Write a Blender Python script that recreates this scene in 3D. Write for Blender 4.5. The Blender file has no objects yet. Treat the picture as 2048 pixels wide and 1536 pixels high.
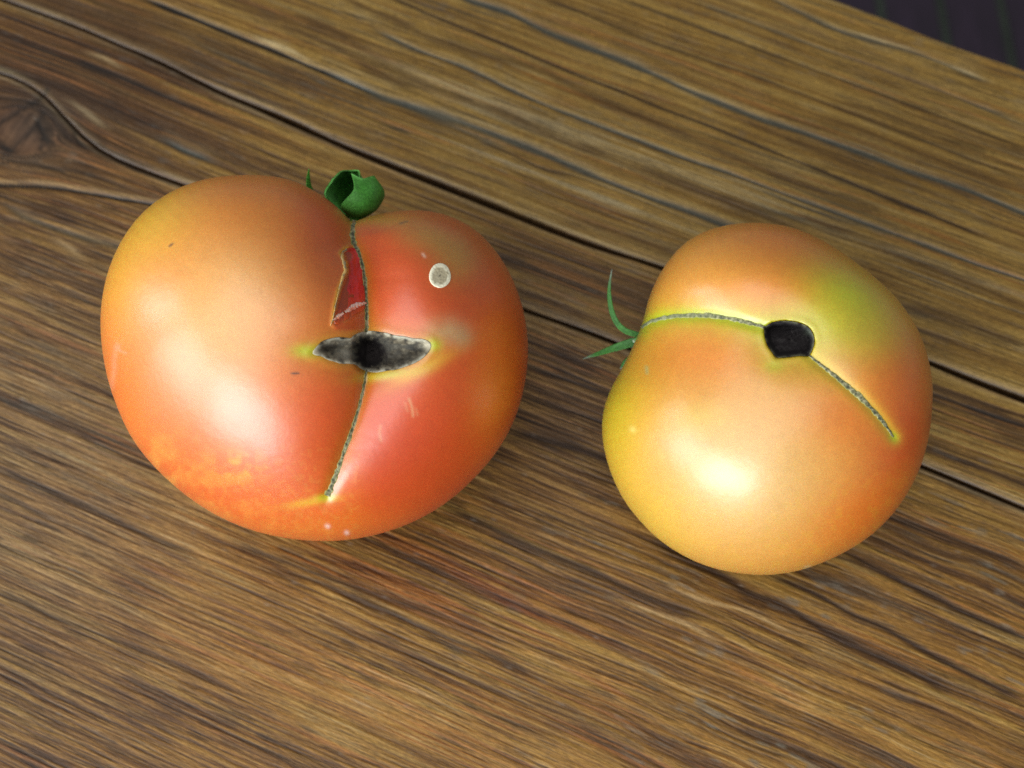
import bpy, math
import numpy as np
from mathutils import Vector

# ------------------------------------------------------------------ camera, world, lamps, exposure
S = bpy.context.scene
COL = S.collection
AL = math.radians(65.0)            # the camera looks down at the table by this much
FPX = 2667.0                       # focal length in pixels of a 2048 px wide picture
D0 = 0.272                         # camera to table along the optical axis, metres
CF = np.array([0, math.cos(AL), -math.sin(AL)])
CX = np.array([1.0, 0, 0])
CU = np.array([0, math.sin(AL), math.cos(AL)])
CP = -CF * D0
cd = bpy.data.cameras.new("camera")
cam = bpy.data.objects.new("camera", cd)
COL.objects.link(cam)
cam.location = CP
cam.rotation_euler = (math.pi / 2 - AL, 0, 0)
cd.sensor_width = 36.0
cd.lens = FPX / 2048 * 36
cd.clip_start = 0.01
cd.clip_end = 50
cd.dof.use_dof = True
cd.dof.focus_distance = 0.222
cd.dof.aperture_fstop = 21.0
S.camera = cam

W = bpy.data.worlds.new("World")
S.world = W
W.use_nodes = True
bg = W.node_tree.nodes["Background"]
bg.inputs[0].default_value = (0.93, 0.97, 1.0, 1)
bg.inputs[1].default_value = 0.24


def area(name, loc, target, sx, sy, watts, col):
    ld = bpy.data.lights.new(name, 'AREA')
    ld.shape = 'RECTANGLE'
    ld.size, ld.size_y = sx, sy
    ld.energy = watts
    ld.color = col
    o = bpy.data.objects.new(name, ld)
    COL.objects.link(o)
    o.location = loc
    o.rotation_euler = (Vector(target) - Vector(loc)).to_track_quat('-Z', 'Y').to_euler()
    return o


area("window_light", (-1.22, -0.58, 0.50), (0, 0, 0.02), 0.70, 0.66, 15, (0.88, 0.95, 1.0))
area("window_light", (-0.56, -1.16, 0.48), (0, 0, 0.02), 0.86, 0.68, 30, (0.88, 0.95, 1.0))
area("side_window_light", (-1.25, 0.10, 0.44), (0, 0, 0.03), 0.22, 0.50, 4.5, (0.88, 0.95, 1.0))
area("porch_opening", (-0.28, -0.34, 1.25), (0, 0, 0.02), 1.5, 1.2, 17, (0.97, 0.98, 1.0))

S.view_settings.view_transform = 'Standard'
S.view_settings.look = 'None'
S.view_settings.exposure = 0.0
S.view_settings.gamma = 1.0
S.render.engine = 'CYCLES'
S.cycles.use_denoising = False       # keep the sensor-like grain

# ------------------------------------------------------------------ helpers


def ray(u, v):
    u = np.asarray(u, float)
    v = np.asarray(v, float)
    return CF + ((u - 1024) / FPX)[..., None] * CX - ((v - 768) / FPX)[..., None] * CU


def project(p):
    """points relative to the camera -> photo pixels"""
    z = p @ CF
    return 1024 + FPX * (p @ CX) / z, 768 - FPX * (p @ CU) / z


def on_table(u, v, z=0.0):
    r = ray(u, v)
    return CP + r * ((z - CP[2]) / r[..., 2])[..., None]


def _hash(ix, iy, seed):
    h = (ix.astype(np.int64) * 374761393 + iy.astype(np.int64) * 668265263 + seed * 144665) & 0xFFFFFFFF
    h = ((h ^ (h >> 13)) * 1274126177) & 0xFFFFFFFF
    h = ((h ^ (h >> 15)) * 2246822519) & 0xFFFFFFFF
    return ((h ^ (h >> 16)) & 0xFFFF) / 65535.0


def noise(x, y, seed=0):
    x, y = np.broadcast_arrays(np.asarray(x, float), np.asarray(y, float))
    ix, iy = np.floor(x), np.floor(y)
    fx, fy = x - ix, y - iy
    fx = fx * fx * fx * (fx * (fx * 6 - 15) + 10)
    fy = fy * fy * fy * (fy * (fy * 6 - 15) + 10)
    a = _hash(ix, iy, seed)
    b = _hash(ix + 1, iy, seed)
    c = _hash(ix, iy + 1, seed)
    d = _hash(ix + 1, iy + 1, seed)
    return (a * (1 - fx) + b * fx) * (1 - fy) + (c * (1 - fx) + d * fx) * fy


def fbm(x, y, seed=0, n=3):
    t, a, w = 0, 0.5, 0
    for i in range(n):
        t = t + a * noise(x * 2 ** i, y * 2 ** i, seed + 17 * i)
        w += a
        a *= 0.5
    return t / w


def sm(a, b, x):
    t = np.clip((x - a) / (b - a), 0, 1)
    return t * t * (3 - 2 * t)


def lin(r, g, b):
    f = lambda c: c / 12.92 if c <= 0.04045 else ((c + 0.055) / 1.055) ** 2.4
    return np.array([f(r / 255), f(g / 255), f(b / 255)])


def mixc(c, new, w):
    w = np.clip(w, 0, 1)[..., None]
    return c * (1 - w) + np.asarray(new) * w


def poly_dist(u, v, pts):
    """distance to a polyline, and signed side (+ = left of travel in image), and arc fraction"""
    pts = np.asarray(pts, float)
    best = np.full(u.shape, 1e9)
    side = np.zeros(u.shape)
    arc = np.zeros(u.shape)
    seg = np.hypot(*(pts[1:] - pts[:-1]).T)
    cum = np.concatenate([[0], np.cumsum(seg)])
    for i in range(len(pts) - 1):
        ax, ay = pts[i]
        dx, dy = pts[i + 1] - pts[i]
        L2 = dx * dx + dy * dy
        t = np.clip(((u - ax) * dx + (v - ay) * dy) / L2, 0, 1)
        d = np.hypot(u - ax - t * dx, v - ay - t * dy)
        m = d < best
        best = np.where(m, d, best)
        side = np.where(m, np.sign((u - ax) * dy - (v - ay) * dx), side)
        arc = np.where(m, (cum[i] + t * seg[i]) / cum[-1], arc)
    return best, side, arc


def in_poly(u, v, pts):
    pts = np.asarray(pts, float)
    ins = np.zeros(u.shape, bool)
    n = len(pts)
    for i in range(n):
        x1, y1 = pts[i]
        x2, y2 = pts[(i + 1) % n]
        if y1 == y2:
            continue
        c = ((y1 > v) != (y2 > v)) & (u < (x2 - x1) * (v - y1) / (y2 - y1) + x1)
        ins ^= c
    return ins


def sdf_poly(u, v, pts):
    """negative inside"""
    d, _, _ = poly_dist(u, v, list(pts) + [pts[0]])
    return np.where(in_poly(u, v, pts), -d, d)


def smooth_closed(pts, n, it=2):
    pts = np.asarray(pts, float)
    for _ in range(it):                                   # corner cutting
        q = np.roll(pts, -1, 0)
        pts = np.stack([0.75 * pts + 0.25 * q, 0.25 * pts + 0.75 * q], 1).reshape(-1, 2)
    p = np.vstack([pts, pts[:1]])
    L = np.concatenate([[0], np.cumsum(np.hypot(*(p[1:] - p[:-1]).T))])
    t = np.linspace(0, L[-1], n, endpoint=False)
    return np.stack([np.interp(t, L, p[:, 0]), np.interp(t, L, p[:, 1])], 1)


def smooth_open(pts, n, it=2):
    pts = np.asarray(pts, float)
    for _ in range(it):
        a, b = pts[:-1], pts[1:]
        mid = np.stack([0.75 * a + 0.25 * b, 0.25 * a + 0.75 * b], 1).reshape(-1, pts.shape[1])
        pts = np.vstack([pts[:1], mid[1:-1], pts[-1:]])
    L = np.concatenate([[0], np.cumsum(np.sqrt(((pts[1:] - pts[:-1]) ** 2).sum(1)))])
    t = np.linspace(0, L[-1], n)
    return np.stack([np.interp(t, L, pts[:, k]) for k in range(pts.shape[1])], 1)


def mesh_obj(name, verts, faces, mat, parent=None, origin=(0, 0, 0), col=None, extra=None):
    verts = np.asarray(verts, np.float32) - np.asarray(origin, np.float32)
    me = bpy.data.meshes.new(name)
    if isinstance(faces, np.ndarray):
        k = faces.shape[1]
        me.vertices.add(len(verts))
        me.vertices.foreach_set("co", verts.ravel())
        me.loops.add(faces.size)
        me.loops.foreach_set("vertex_index", faces.astype(np.int32).ravel())
        me.polygons.add(len(faces))
        me.polygons.foreach_set("loop_start", np.arange(0, faces.size, k, dtype=np.int32))
        me.update(calc_edges=True)
    else:
        me.from_pydata([tuple(map(float, p)) for p in verts], [], [tuple(map(int, f)) for f in faces])
    me.validate()
    me.polygons.foreach_set("use_smooth", np.ones(len(me.polygons), bool))
    if col is not None:
        a = me.attributes.new("tint", 'FLOAT_COLOR', 'POINT')
        c = np.ones((len(verts), 4), np.float32)
        c[:, :3] = np.clip(col, 0, 1)
        a.data.foreach_set("color", c.ravel())
    if extra is not None:
        for nm, arr in extra.items():
            a = me.attributes.new(nm, 'FLOAT_VECTOR', 'POINT')
            a.data.foreach_set("vector", np.asarray(arr, np.float32).ravel())
    me.update()
    me.materials.append(mat)
    o = bpy.data.objects.new(name, me)
    COL.objects.link(o)
    if parent is not None:
        o.parent = parent
    else:
        o.location = origin
    return o


def grid_faces(nr, nc, wrap=False):
    r = np.arange(nr - 1)[:, None]
    c = np.arange(nc if wrap else nc - 1)[None, :]
    c2 = (c + 1) % nc
    return np.stack([r * nc + c, r * nc + c2, (r + 1) * nc + c2, (r + 1) * nc + c], -1).reshape(-1, 4)


# ------------------------------------------------------------------ materials
def new_mat(name):
    m = bpy.data.materials.new(name)
    m.use_nodes = True
    nt = m.node_tree
    return m, nt, nt.nodes["Principled BSDF"]


def N(nt, typ, **kw):
    n = nt.nodes.new(typ)
    for k, v in kw.items():
        if k.startswith('i_'):
            n.inputs[k[2:].replace('_', ' ')].default_value = v
        else:
            setattr(n, k, v)
    return n


def tint_mat(name, rough, coat=0.0, coat_rough=0.1, sss=0.0, bump=(), speck=0.0, speck_scale=2500, spec=0.5,
             coordattr=None, coord_scale=(1, 1, 1), fine=0.0, fine_scale=400.0):
    m, nt, b = new_mat(name)
    L = nt.links
    at = N(nt, 'ShaderNodeAttribute', attribute_name="tint")
    if coordattr:
        ca = N(nt, 'ShaderNodeAttribute', attribute_name=coordattr)
        mp = N(nt, 'ShaderNodeMapping')
        mp.inputs['Scale'].default_value = coord_scale
        L.new(ca.outputs['Vector'], mp.inputs['Vector'])
        vec = mp.outputs['Vector']
    else:
        tc = N(nt, 'ShaderNodeTexCoord')
        vec = tc.outputs['Object']
    colout = at.outputs['Color']
    for amt, sc, det in ((speck, speck_scale, 2.0), (fine, fine_scale, 3.0)):
        if amt <= 0:
            continue
        no = N(nt, 'ShaderNodeTexNoise')
        no.inputs['Scale'].default_value = sc
        no.inputs['Detail'].default_value = det
        L.new(vec, no.inputs['Vector'])
        mr = N(nt, 'ShaderNodeMapRange')
        mr.inputs['From Min'].default_value = 0.3
        mr.inputs['From Max'].default_value = 0.7
        mr.inputs['To Min'].default_value = 1 - amt
        mr.inputs['To Max'].default_value = 1 + amt
        L.new(no.outputs['Fac'], mr.inputs['Value'])
        mx = N(nt, 'ShaderNodeVectorMath', operation='SCALE')
        L.new(colout, mx.inputs[0])
        L.new(mr.outputs['Result'], mx.inputs['Scale'])
        colout = mx.outputs['Vector']
    L.new(colout, b.inputs['Base Color'])
    b.inputs['Roughness'].default_value = rough
    b.inputs['Specular IOR Level'].default_value = spec
    b.inputs['Coat Weight'].default_value = coat
    b.inputs['Coat Roughness'].default_value = coat_rough
    if sss > 0:
        b.inputs['Subsurface Weight'].default_value = sss
        b.inputs['Subsurface Radius'].default_value = (1.0, 0.35, 0.12)
        b.inputs['Subsurface Scale'].default_value = 0.004
    prev = None
    for sc, dist, st in bump:
        no = N(nt, 'ShaderNodeTexNoise')
        no.inputs['Scale'].default_value = sc
        no.inputs['Detail'].default_value = 3
        L.new(vec, no.inputs['Vector'])
        bp = N(nt, 'ShaderNodeBump')
        bp.inputs['Distance'].default_value = dist
        bp.inputs['Strength'].default_value = st
        L.new(no.outputs['Fac'], bp.inputs['Height'])
        if prev:
            L.new(prev, bp.inputs['Normal'])
        prev = bp.outputs['Normal']
    if prev:
        L.new(prev, b.inputs['Normal'])
        if coat > 0:
            L.new(prev, b.inputs['Coat Normal'])
    return m


M_SKIN = tint_mat("tomato_skin", 0.44, coat=0.8, coat_rough=0.33, spec=0.38, sss=0.25, bump=((90, 0.0006, 0.25), (900, 0.00006, 0.35)),
                  speck=0.08, speck_scale=3800, fine=0.03, fine_scale=700)
M_CORK = tint_mat("corky_scar", 0.9, spec=0.2, bump=((2500, 0.00012, 0.5),), speck=0.12, speck_scale=3000, fine=0.14, fine_scale=1200)
M_FLESH = tint_mat("tomato_flesh", 0.3, coat=0.3, coat_rough=0.2, sss=0.3, bump=((800, 0.0002, 0.4),), speck=0.1, speck_scale=2500)
M_LEAF = tint_mat("sepal_green", 0.6, spec=0.25, sss=0.1, bump=((1200, 0.0002, 0.6),), speck=0.25, speck_scale=2500, fine=0.2, fine_scale=500)
_b = M_LEAF.node_tree.nodes["Principled BSDF"]
_b.inputs['Subsurface Weight'].default_value = 0.08
_b.inputs['Subsurface Radius'].default_value = (0.45, 1.0, 0.35)
_b.inputs['Subsurface Scale'].default_value = 0.0016
M_WOOD = tint_mat("worn_wood", 0.45, coat=0.0, coat_rough=0.25, spec=0.27, coordattr="grain", coord_scale=(170, 1000, 1),
                  bump=((1.2, 0.0003, 0.4), (6.0, 0.0001, 0.4)), speck=0.26, speck_scale=4.5, fine=0.14, fine_scale=1.3)


def plain_mat(name, col, rough, scale=8.0, amt=0.35, stretch=(1, 1, 1)):
    m, nt, b = new_mat(name)
    tc = N(nt, 'ShaderNodeTexCoord')
    mp = N(nt, 'ShaderNodeMapping')
    mp.inputs['Scale'].default_value = stretch
    no = N(nt, 'ShaderNodeTexNoise')
    no.inputs['Scale'].default_value = scale
    no.inputs['Detail'].default_value = 5
    cr = N(nt, 'ShaderNodeValToRGB')
    c = np.array(col)
    cr.color_ramp.elements[0].color = (*(c * (1 - amt)), 1)
    cr.color_ramp.elements[1].color = (*(c * (1 + amt)), 1)
    cr.color_ramp.elements[0].position = 0.3
    cr.color_ramp.elements[1].position = 0.7
    nt.links.new(tc.outputs['Object'], mp.inputs['Vector'])
    nt.links.new(mp.outputs['Vector'], no.inputs['Vector'])
    nt.links.new(no.outputs['Fac'], cr.inputs['Fac'])
    nt.links.new(cr.outputs['Color'], b.inputs['Base Color'])
    b.inputs['Roughness'].default_value = rough
    return m


M_FLOOR = plain_mat("dark_earth", (0.026, 0.034, 0.022), 0.8)
M_BOARD = plain_mat("dark_floorboard", (0.018, 0.0085, 0.019), 0.7, 12, 0.4, (8, 1, 1))
M_LEG = plain_mat("table_leg_wood", (0.12, 0.06, 0.025), 0.5, 12, 0.4, (6, 6, 1))

# ------------------------------------------------------------------ the table: planks with grooves and grain
PA = on_table(np.array([700.0]), np.array([294.0]))[0]
PB = on_table(np.array([2048.0]), np.array([797.0]))[0]
AV = (PB - PA)[:2]
AV = AV / np.hypot(*AV)                       # along the grain
BV = np.array([-AV[1], AV[0]])                # across, away from the camera


def to_st(u, v):
    p = on_table(np.asarray(u, float), np.asarray(v, float))
    return (p[..., 0] * AV[0] + p[..., 1] * AV[1]) * 1000, (p[..., 0] * BV[0] + p[..., 1] * BV[1]) * 1000


def from_st(s, t):
    return (s * AV[0] + t * BV[0]) / 1000, (s * AV[1] + t * BV[1]) / 1000


class Line:
    """a curve along the grain, t as a function of s (mm), from photographed points"""

    def __init__(self, pts, straight=False):
        pts = np.asarray(pts, float)
        s, t = to_st(pts[:, 0], pts[:, 1])
        o = np.argsort(s)
        self.s, self.t = s[o], t[o]
        if len(self.s) > 3:
            d = smooth_open(np.stack([self.s, self.t], 1), 60, 2)
            o = np.argsort(d[:, 0])
            self.s, self.t = d[o, 0], d[o, 1]

    def __call__(self, s):
        t = np.interp(s, self.s, self.t)
        return t

    def ends(self, s, soft=4.0):
        return sm(self.s[0] - soft, self.s[0] + soft, s) * (1 - sm(self.s[-1] - soft, self.s[-1] + soft, s))


SEAM_A = Line([(-250, -90), (-60, -25), (68, 20), (164, 55), (239, 89), (308, 116), (376, 150), (444, 185), (513, 212), (600, 250), (685, 290),
               (771, 325), (822, 345), (908, 379), (1010, 420), (1078, 448), (1147, 475), (1215, 499), (1300, 525), (1500, 595),
               (1700, 665), (1858, 722), (1926, 751), (1992, 776), (2048, 797), (2300, 893)])
SEAM_B = Line([(-250, 65), (-60, 125), (70, 168), (130, 235), (190, 295), (250, 325), (376, 372), (700, 493), (900, 566), (1053, 620), (1160, 656), (1238, 686),
               (1400, 752), (1600, 832), (1842, 930), (1910, 957), (1975, 984), (2048, 1015), (2300, 1120)])
EDGE = Line([(1400, -112), (1691, 0), (1775, 31), (1848, 62), (1939, 95), (2048, 131), (2300, 222)])

# (points, half width px, strength, kind)   kind: 0 dark brown, 1 groove with sky gloss painted in grey blue, 2 black crack, 3 pale streak, 4 broad brown band
GRAIN_LINES = [
    ([(297, 0), (376, 31), (478, 73), (547, 99), (615, 130), (668, 150), (737, 181)], 6, 0.85, 2),
    ([(668, 150), (737, 181), (771, 198), (839, 215), (908, 239), (976, 263), (1044, 290), (1113, 318), (1181, 349), (1300, 396), (1373, 420),
      (1446, 449), (1560, 495)], 7, 0.8, 1),
    ([(800, 205), (860, 232), (920, 258), (980, 285), (1010, 298)], 7, 0.45, 1),
    ([(980, 290), (1044, 318), (1090, 340), (1150, 352)], 3, 0.6, 0),
    ([(920, -8), (942, 3), (1010, 20), (1061, 48), (1113, 72), (1181, 96), (1300, 143), (1373, 179), (1446, 208), (1519, 237), (1592, 259),
      (1665, 285), (1738, 310), (1811, 340), (1884, 362), (1957, 387), (2048, 427), (2100, 446)], 7, 0.85, 1),
    ([(760, 65), (839, 102), (942, 137), (1044, 191), (1147, 232), (1300, 289), (1373, 318), (1464, 347), (1556, 383), (1647, 416),
      (1738, 449), (1848, 489), (1957, 530), (2048, 559), (2100, 578)], 4, 0.75, 1),
    ([(780, -6), (839, 20), (942, 62), (1044, 102), (1147, 147), (1249, 185), (1300, 208), (1410, 248), (1519, 292), (1629, 336), (1738, 380),
      (1850, 425), (1960, 470)], 3.5, 0.7, 0),
    ([(1540, -5), (1574, 11), (1647, 47), (1691, 66), (1757, 84), (1848, 110), (1968, 161)], 5, 0.6, 1),
    ([(1680, 54), (1700, 62), (1757, 78), (1840, 103)], 3, 0.6, 3),
    ([(1880, 125), (1920, 138), (1968, 157)], 3, 0.5, 3),
    ([(1100, 0), (1200, 40), (1320, 90), (1440, 128), (1560, 170), (1700, 225), (1850, 282), (2048, 360)], 4, 0.5, 0),
    ([(1250, 0), (1350, 36), (1480, 85), (1600, 130), (1740, 180), (1900, 240), (2048, 296)], 4, 0.55, 0),
    ([(1400, 5), (1520, 50), (1640, 95), (1800, 150), (1930, 200), (2048, 250)], 4, 0.45, 1),
    ([(600, 30), (720, 95), (780, 135), (870, 180), (1000, 222), (1080, 262), (1150, 290), (1300, 345), (1370, 372), (1500, 420), (1600, 462)], 13, 0.6, 4),
    ([(690, -5), (740, 20), (820, 58), (900, 90), (1000, 118), (1080, 135), (1150, 175), (1300, 245), (1400, 285), (1480, 318), (1600, 365),
      (1720, 412), (1760, 425)], 12, 0.65, 4),
    ([(420, -5), (520, 30), (600, 60), (700, 105), (760, 150), (830, 180)], 12, 0.6, 4),
    ([(1480, 235), (1540, 262), (1600, 285), (1690, 320), (1790, 355), (1900, 400)], 9, 0.55, 4),
    ([(1660, 242), (1720, 258), (1800, 290), (1900, 330), (2000, 365)], 9, 0.5, 4),
    ([(1690, 205), (1760, 222), (1850, 262), (1950, 305), (2048, 340)], 7, 0.5, 4),
    ([(1600, 430), (1660, 455), (1720, 475), (1820, 520), (1920, 555), (2048, 610)], 10, 0.5, 4),
    ([(1800, 610), (1870, 628), (1940, 650), (2048, 690)], 16, 0.6, 4),
    ([(1120, 440), (1200, 455), (1300, 490), (1360, 515)], 14, 0.5, 4),
    ([(200, 15), (300, 35), (380, 60), (450, 90), (540, 130), (600, 160)], 18, 0.6, 4),
    ([(-40, 366), (0, 370), (100, 372), (200, 390), (320, 410), (420, 430)], 4.5, 0.9, 2),
    ([(-40, 358), (0, 361), (100, 363), (200, 380), (320, 401), (420, 420)], 3.0, 0.25, 3),
    ([(10, 410), (60, 440), (130, 465), (230, 492), (330, 520)], 6, 0.5, 1),
    ([(185, 108), (210, 116), (238, 132)], 5, 0.4, 3),
    ([(145, 205), (175, 226), (205, 250)], 6, 0.35, 3),
    ([(330, 280), (370, 302), (420, 320)], 9, 0.7, 1),
    ([(120, 485), (145, 500), (160, 512)], 7, 0.5, 3),
    ([(520, 78), (545, 86), (580, 100), (612, 118)], 6, 0.8, 3),
    ([(1057, 735), (1110, 752), (1200, 780), (1300, 822)], 5, 0.7, 0),
    ([(1045, 790), (1100, 812), (1180, 835), (1280, 870)], 6, 0.6, 0),
    ([(1020, 860), (1090, 880), (1150, 895), (1230, 925), (1300, 960)], 8, 0.7, 0),
    ([(1340, 990), (1240, 965), (1120, 930)], 8, 0.5, 4),
    ([(900, 1020), (960, 1045), (1040, 1085), (1100, 1110), (1180, 1140), (1230, 1165), (1300, 1200), (1390, 1230)], 8, 0.65, 0),
    ([(1300, 1075), (1380, 1120), (1460, 1160), (1500, 1190), (1560, 1205), (1640, 1255), (1700, 1290), (1800, 1330), (1900, 1380)], 8, 0.7, 0),
    ([(1540, 1150), (1640, 1190), (1700, 1228), (1760, 1250), (1830, 1290), (1920, 1340), (2048, 1400)], 7, 0.7, 0),
    ([(1690, 1105), (1780, 1150), (1850, 1185), (1950, 1235), (2048, 1275)], 7, 0.7, 0),
    ([(1770, 1030), (1850, 1055), (1930, 1085), (2048, 1130)], 7, 0.6, 0),
    ([(560, 1140), (640, 1165), (700, 1190), (780, 1225), (860, 1262), (960, 1300), (1060, 1345)], 6, 0.6, 0),
    ([(480, 1090), (560, 1120), (640, 1150), (720, 1178), (830, 1215), (900, 1240)], 6, 0.6, 0),
    ([(630, 1230), (700, 1262), (800, 1300), (900, 1345), (1000, 1385), (1080, 1420)], 4, 0.5, 0),
    ([(0, 940), (60, 960), (120, 990), (200, 1025), (280, 1065), (380, 1105)], 6, 0.55, 0),
    ([(0, 1180), (60, 1210), (120, 1240), (260, 1290), (380, 1345), (500, 1395)], 4, 0.5, 0),
    ([(1240, 1200), (1300, 1222), (1380, 1250), (1420, 1275)], 4, 0.6, 3),
    ([(1360, 1180), (1420, 1205), (1500, 1222), (1560, 1255)], 5, 0.6, 3),
    ([(1460, 1330), (1520, 1360), (1600, 1400)], 8, 0.5, 5),
    ([(1130, 1335), (1200, 1365), (1260, 1400)], 5, 0.5, 5),
    ([(300, 1260), (400, 1300), (500, 1340), (600, 1390)], 4, 0.4, 5),
]
GL = [(Line(p), w, st, k) for p, w, st, k in GRAIN_LINES]
MMPX = 0.098                       # mm of table per photo pixel, about
KS, KT = [float(x) for x in to_st(np.array(40.0), np.array(262.0))]
KR = 6.0

BLACK = np.array([0.010, 0.008, 0.007])
DARK = np.array([0.046, 0.022, 0.008])
BROWN = np.array([0.130, 0.062, 0.015])
GOLD = np.array([0.265, 0.140, 0.022])
TAN = np.array([0.385, 0.232, 0.050])
PALE = np.array([0.55, 0.41, 0.20])
GREY = np.array([0.185, 0.175, 0.145])
REDB = np.array([0.17, 0.052, 0.018])
ORNG = np.array([0.36, 0.140, 0.025])


def blob(u, v, cu, cv, ru, rv, ang=0.0):
    c, s_ = math.cos(math.radians(ang)), math.sin(math.radians(ang))
    x = ((u - cu) * c + (v - cv) * s_) / ru
    y = (-(u - cu) * s_ + (v - cv) * c) / rv
    return np.exp(-(x * x + y * y))


def wood(s, t):
    """relief (mm) and colour of the table top at s, t (mm)"""
    x, y = from_st(s, t)
    P = np.stack([x, y, np.zeros_like(x)], -1) - CP
    u, v = project(P)
    u = np.clip(u, -1500, 3500)
    v = np.clip(v, -1500, 3500)
    ds, dt = s - KS, t - KT
    rr = np.hypot(ds * 0.75, dt) + 1e-6
    k = np.clip(1 - (KR / np.maximum(rr, KR)) ** 2, 0, 1)
    tw = KT + dt * k
    lowr = sm(900, 1500, u) * sm(900, 1150, v)
    calm = 1 - 0.6 * sm(-6, 10, SEAM_B(s) - t) * (1 - lowr)
    tw = tw + (1.6 * (noise(s / 70, t / 22, 3) - 0.5) + 0.8 * (noise(s / 22, t / 9, 4) - 0.5)) * calm
    tw = tw + lowr * 0.9 * (noise(s / 11, t / 6, 5) - 0.5)
    upper = 1 - sm(-4, 4, SEAM_A(s) - t)               # beyond seam A
    lowl = sm(-6, 10, SEAM_B(s) - t)                     # near side
    fineness = lowl * (1 - 0.75 * lowr)
    w1 = fbm(s / 90, tw / 2.6, 11, 2)
    w2 = fbm(s / 34, tw / 0.75, 12, 2)
    w3 = fbm(s / 15, tw / 0.30, 13, 2)
    w4 = noise(s / 4, tw / 0.18, 14)
    w5 = fbm(s / 12, tw / 5.0, 15, 3)
    tone = 0.56 + upper * 0.05
    tone = tone + (w1 - 0.5) * (0.85 * (1 - fineness) + 0.30 * fineness)
    tone = tone + (w2 - 0.5) * (0.75 * (1 - fineness) + 0.50 * fineness)
    tone = tone + (w3 - 0.5) * (0.30 * (1 - fineness) + 0.85 * fineness)
    tone = tone + (w4 - 0.5) * (0.12 + 0.22 * fineness)
    tone = tone + (w5 - 0.5) * 0.34
    tone = 0.575 + 0.055 * upper + (tone - 0.55) * 0.66
    quiet = upper * 0.30 + 0.55 * blob(u, v, 150, 230, 330, 200, 20)
    tone = 0.58 + 0.03 * upper + (tone - 0.58) * (1 - np.clip(quiet, 0, 0.7))
    # thin growth lines
    iso = np.minimum(np.abs(fbm(s / 150, tw / 2.0, 16, 2) - 0.5), 1.3 * np.abs(fbm(s / 120, tw / 1.3, 28, 2) - 0.47))
    iso2 = np.abs(fbm(s / 80, tw / 0.75, 17, 2) - 0.5)
    thin = upper * np.exp(-(iso / 0.022) ** 2) * (0.35 + 0.65 * noise(s / 40, tw / 4, 18))
    thin = np.maximum(thin, lowl * 0.55 * np.exp(-(iso2 / 0.03) ** 2) * (0.2 + 0.8 * noise(s / 25, tw / 2, 19)))
    thin = thin * (1 - 0.8 * blob(u, v, 60, 260, 200, 130))
    # broad tone of the boards
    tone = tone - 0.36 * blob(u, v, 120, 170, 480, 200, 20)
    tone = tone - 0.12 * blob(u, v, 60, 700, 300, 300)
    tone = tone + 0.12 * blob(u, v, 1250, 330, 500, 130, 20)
    tone = tone - 0.17 * blob(u, v, 1150, 800, 260, 200, 20)  # shade in the gap between the fruits, painted in
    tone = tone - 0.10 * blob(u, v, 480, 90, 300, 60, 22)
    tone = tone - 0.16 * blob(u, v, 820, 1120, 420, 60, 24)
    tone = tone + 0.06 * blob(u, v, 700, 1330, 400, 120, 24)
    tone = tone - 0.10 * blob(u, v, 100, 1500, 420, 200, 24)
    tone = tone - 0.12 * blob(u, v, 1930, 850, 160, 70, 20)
    # knot
    ring = np.sin(rr * 3.1 + 3 * noise(s / 5, t / 5, 31)) * 0.5 + 0.5
    kn = 1 - sm(KR * 0.8, KR * 1.35, rr)
    tone = tone * (1 - kn) + kn * (0.15 + 0.05 * ring + 0.40 * (fbm(s / 1.6, t / 1.1, 34, 3) - 0.5) + 0.15 * (noise(s / 2.5, t / 1.8, 33) - 0.4))
    tone = np.clip(tone, 0, 1)
    xs = [0.0, 0.18, 0.38, 0.58, 0.80, 1.0]
    cs = np.array([BLACK * 1.6, DARK, BROWN, GOLD, TAN, PALE * 0.85])
    c = np.stack([np.interp(tone, xs, cs[:, i]) for i in range(3)], -1)
    c = mixc(c, np.array([0.066, 0.060, 0.042]), 0.78 * thin)
    # short dark flecks and pores, thin orange fibres
    fl1 = sm(0.60, 0.80, fbm(s / 10, tw / 0.38, 20, 2)) * sm(0.25, 0.6, fbm(s / 45, tw / 9, 21, 2))
    fl2 = sm(0.66, 0.84, noise(s / 6, tw / 0.22, 22)) * sm(0.3, 0.6, fbm(s / 30, tw / 6, 23, 2))
    fleck = np.clip(0.85 * fl1 + 0.7 * fl2, 0, 1) * (lowl + 0.75 * (1 - lowl))
    c = mixc(c, DARK * 0.75, 0.72 * fleck)
    og = sm(0.70, 0.86, noise(s / 22, tw / 0.42, 24)) * sm(0.4, 0.65, fbm(s / 50, tw / 7, 25, 2))
    c = mixc(c, ORNG, 0.5 * og * (1 - fleck))
    bs = sm(0.78, 0.90, noise(s / 3.2, tw / 0.9, 26)) * sm(0.45, 0.7, fbm(s / 18, tw / 5, 27, 2)) * (0.35 + 0.65 * lowr)
    c = mixc(c, np.array([0.17, 0.175, 0.165]), 0.5 * bs)
    # reddish and grey passages
    red = 0.3 * blob(u, v, 170, 120, 330, 160, 20) + 1.1 * blob(u, v, 860, 1150, 360, 60, 24) + 0.35 * blob(u, v, 1800, 60, 200, 40, 20) \
        + 0.35 * blob(u, v, 700, 1350, 300, 100, 24)
    c = mixc(c, c * np.array([1.15, 0.72, 0.55]), red * sm(0.35, 0.6, fbm(s / 25, tw / 1.5, 41, 2)))
    g = sm(0.60, 0.74, fbm(s / 7, tw / 1.1, 51, 2)) * (0.05 + 0.22 * lowr + 0.3 * blob(u, v, 60, 800, 300, 350) + 0.12 * upper)
    c = mixc(c, GREY * 0.75, g * 0.75)
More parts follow.
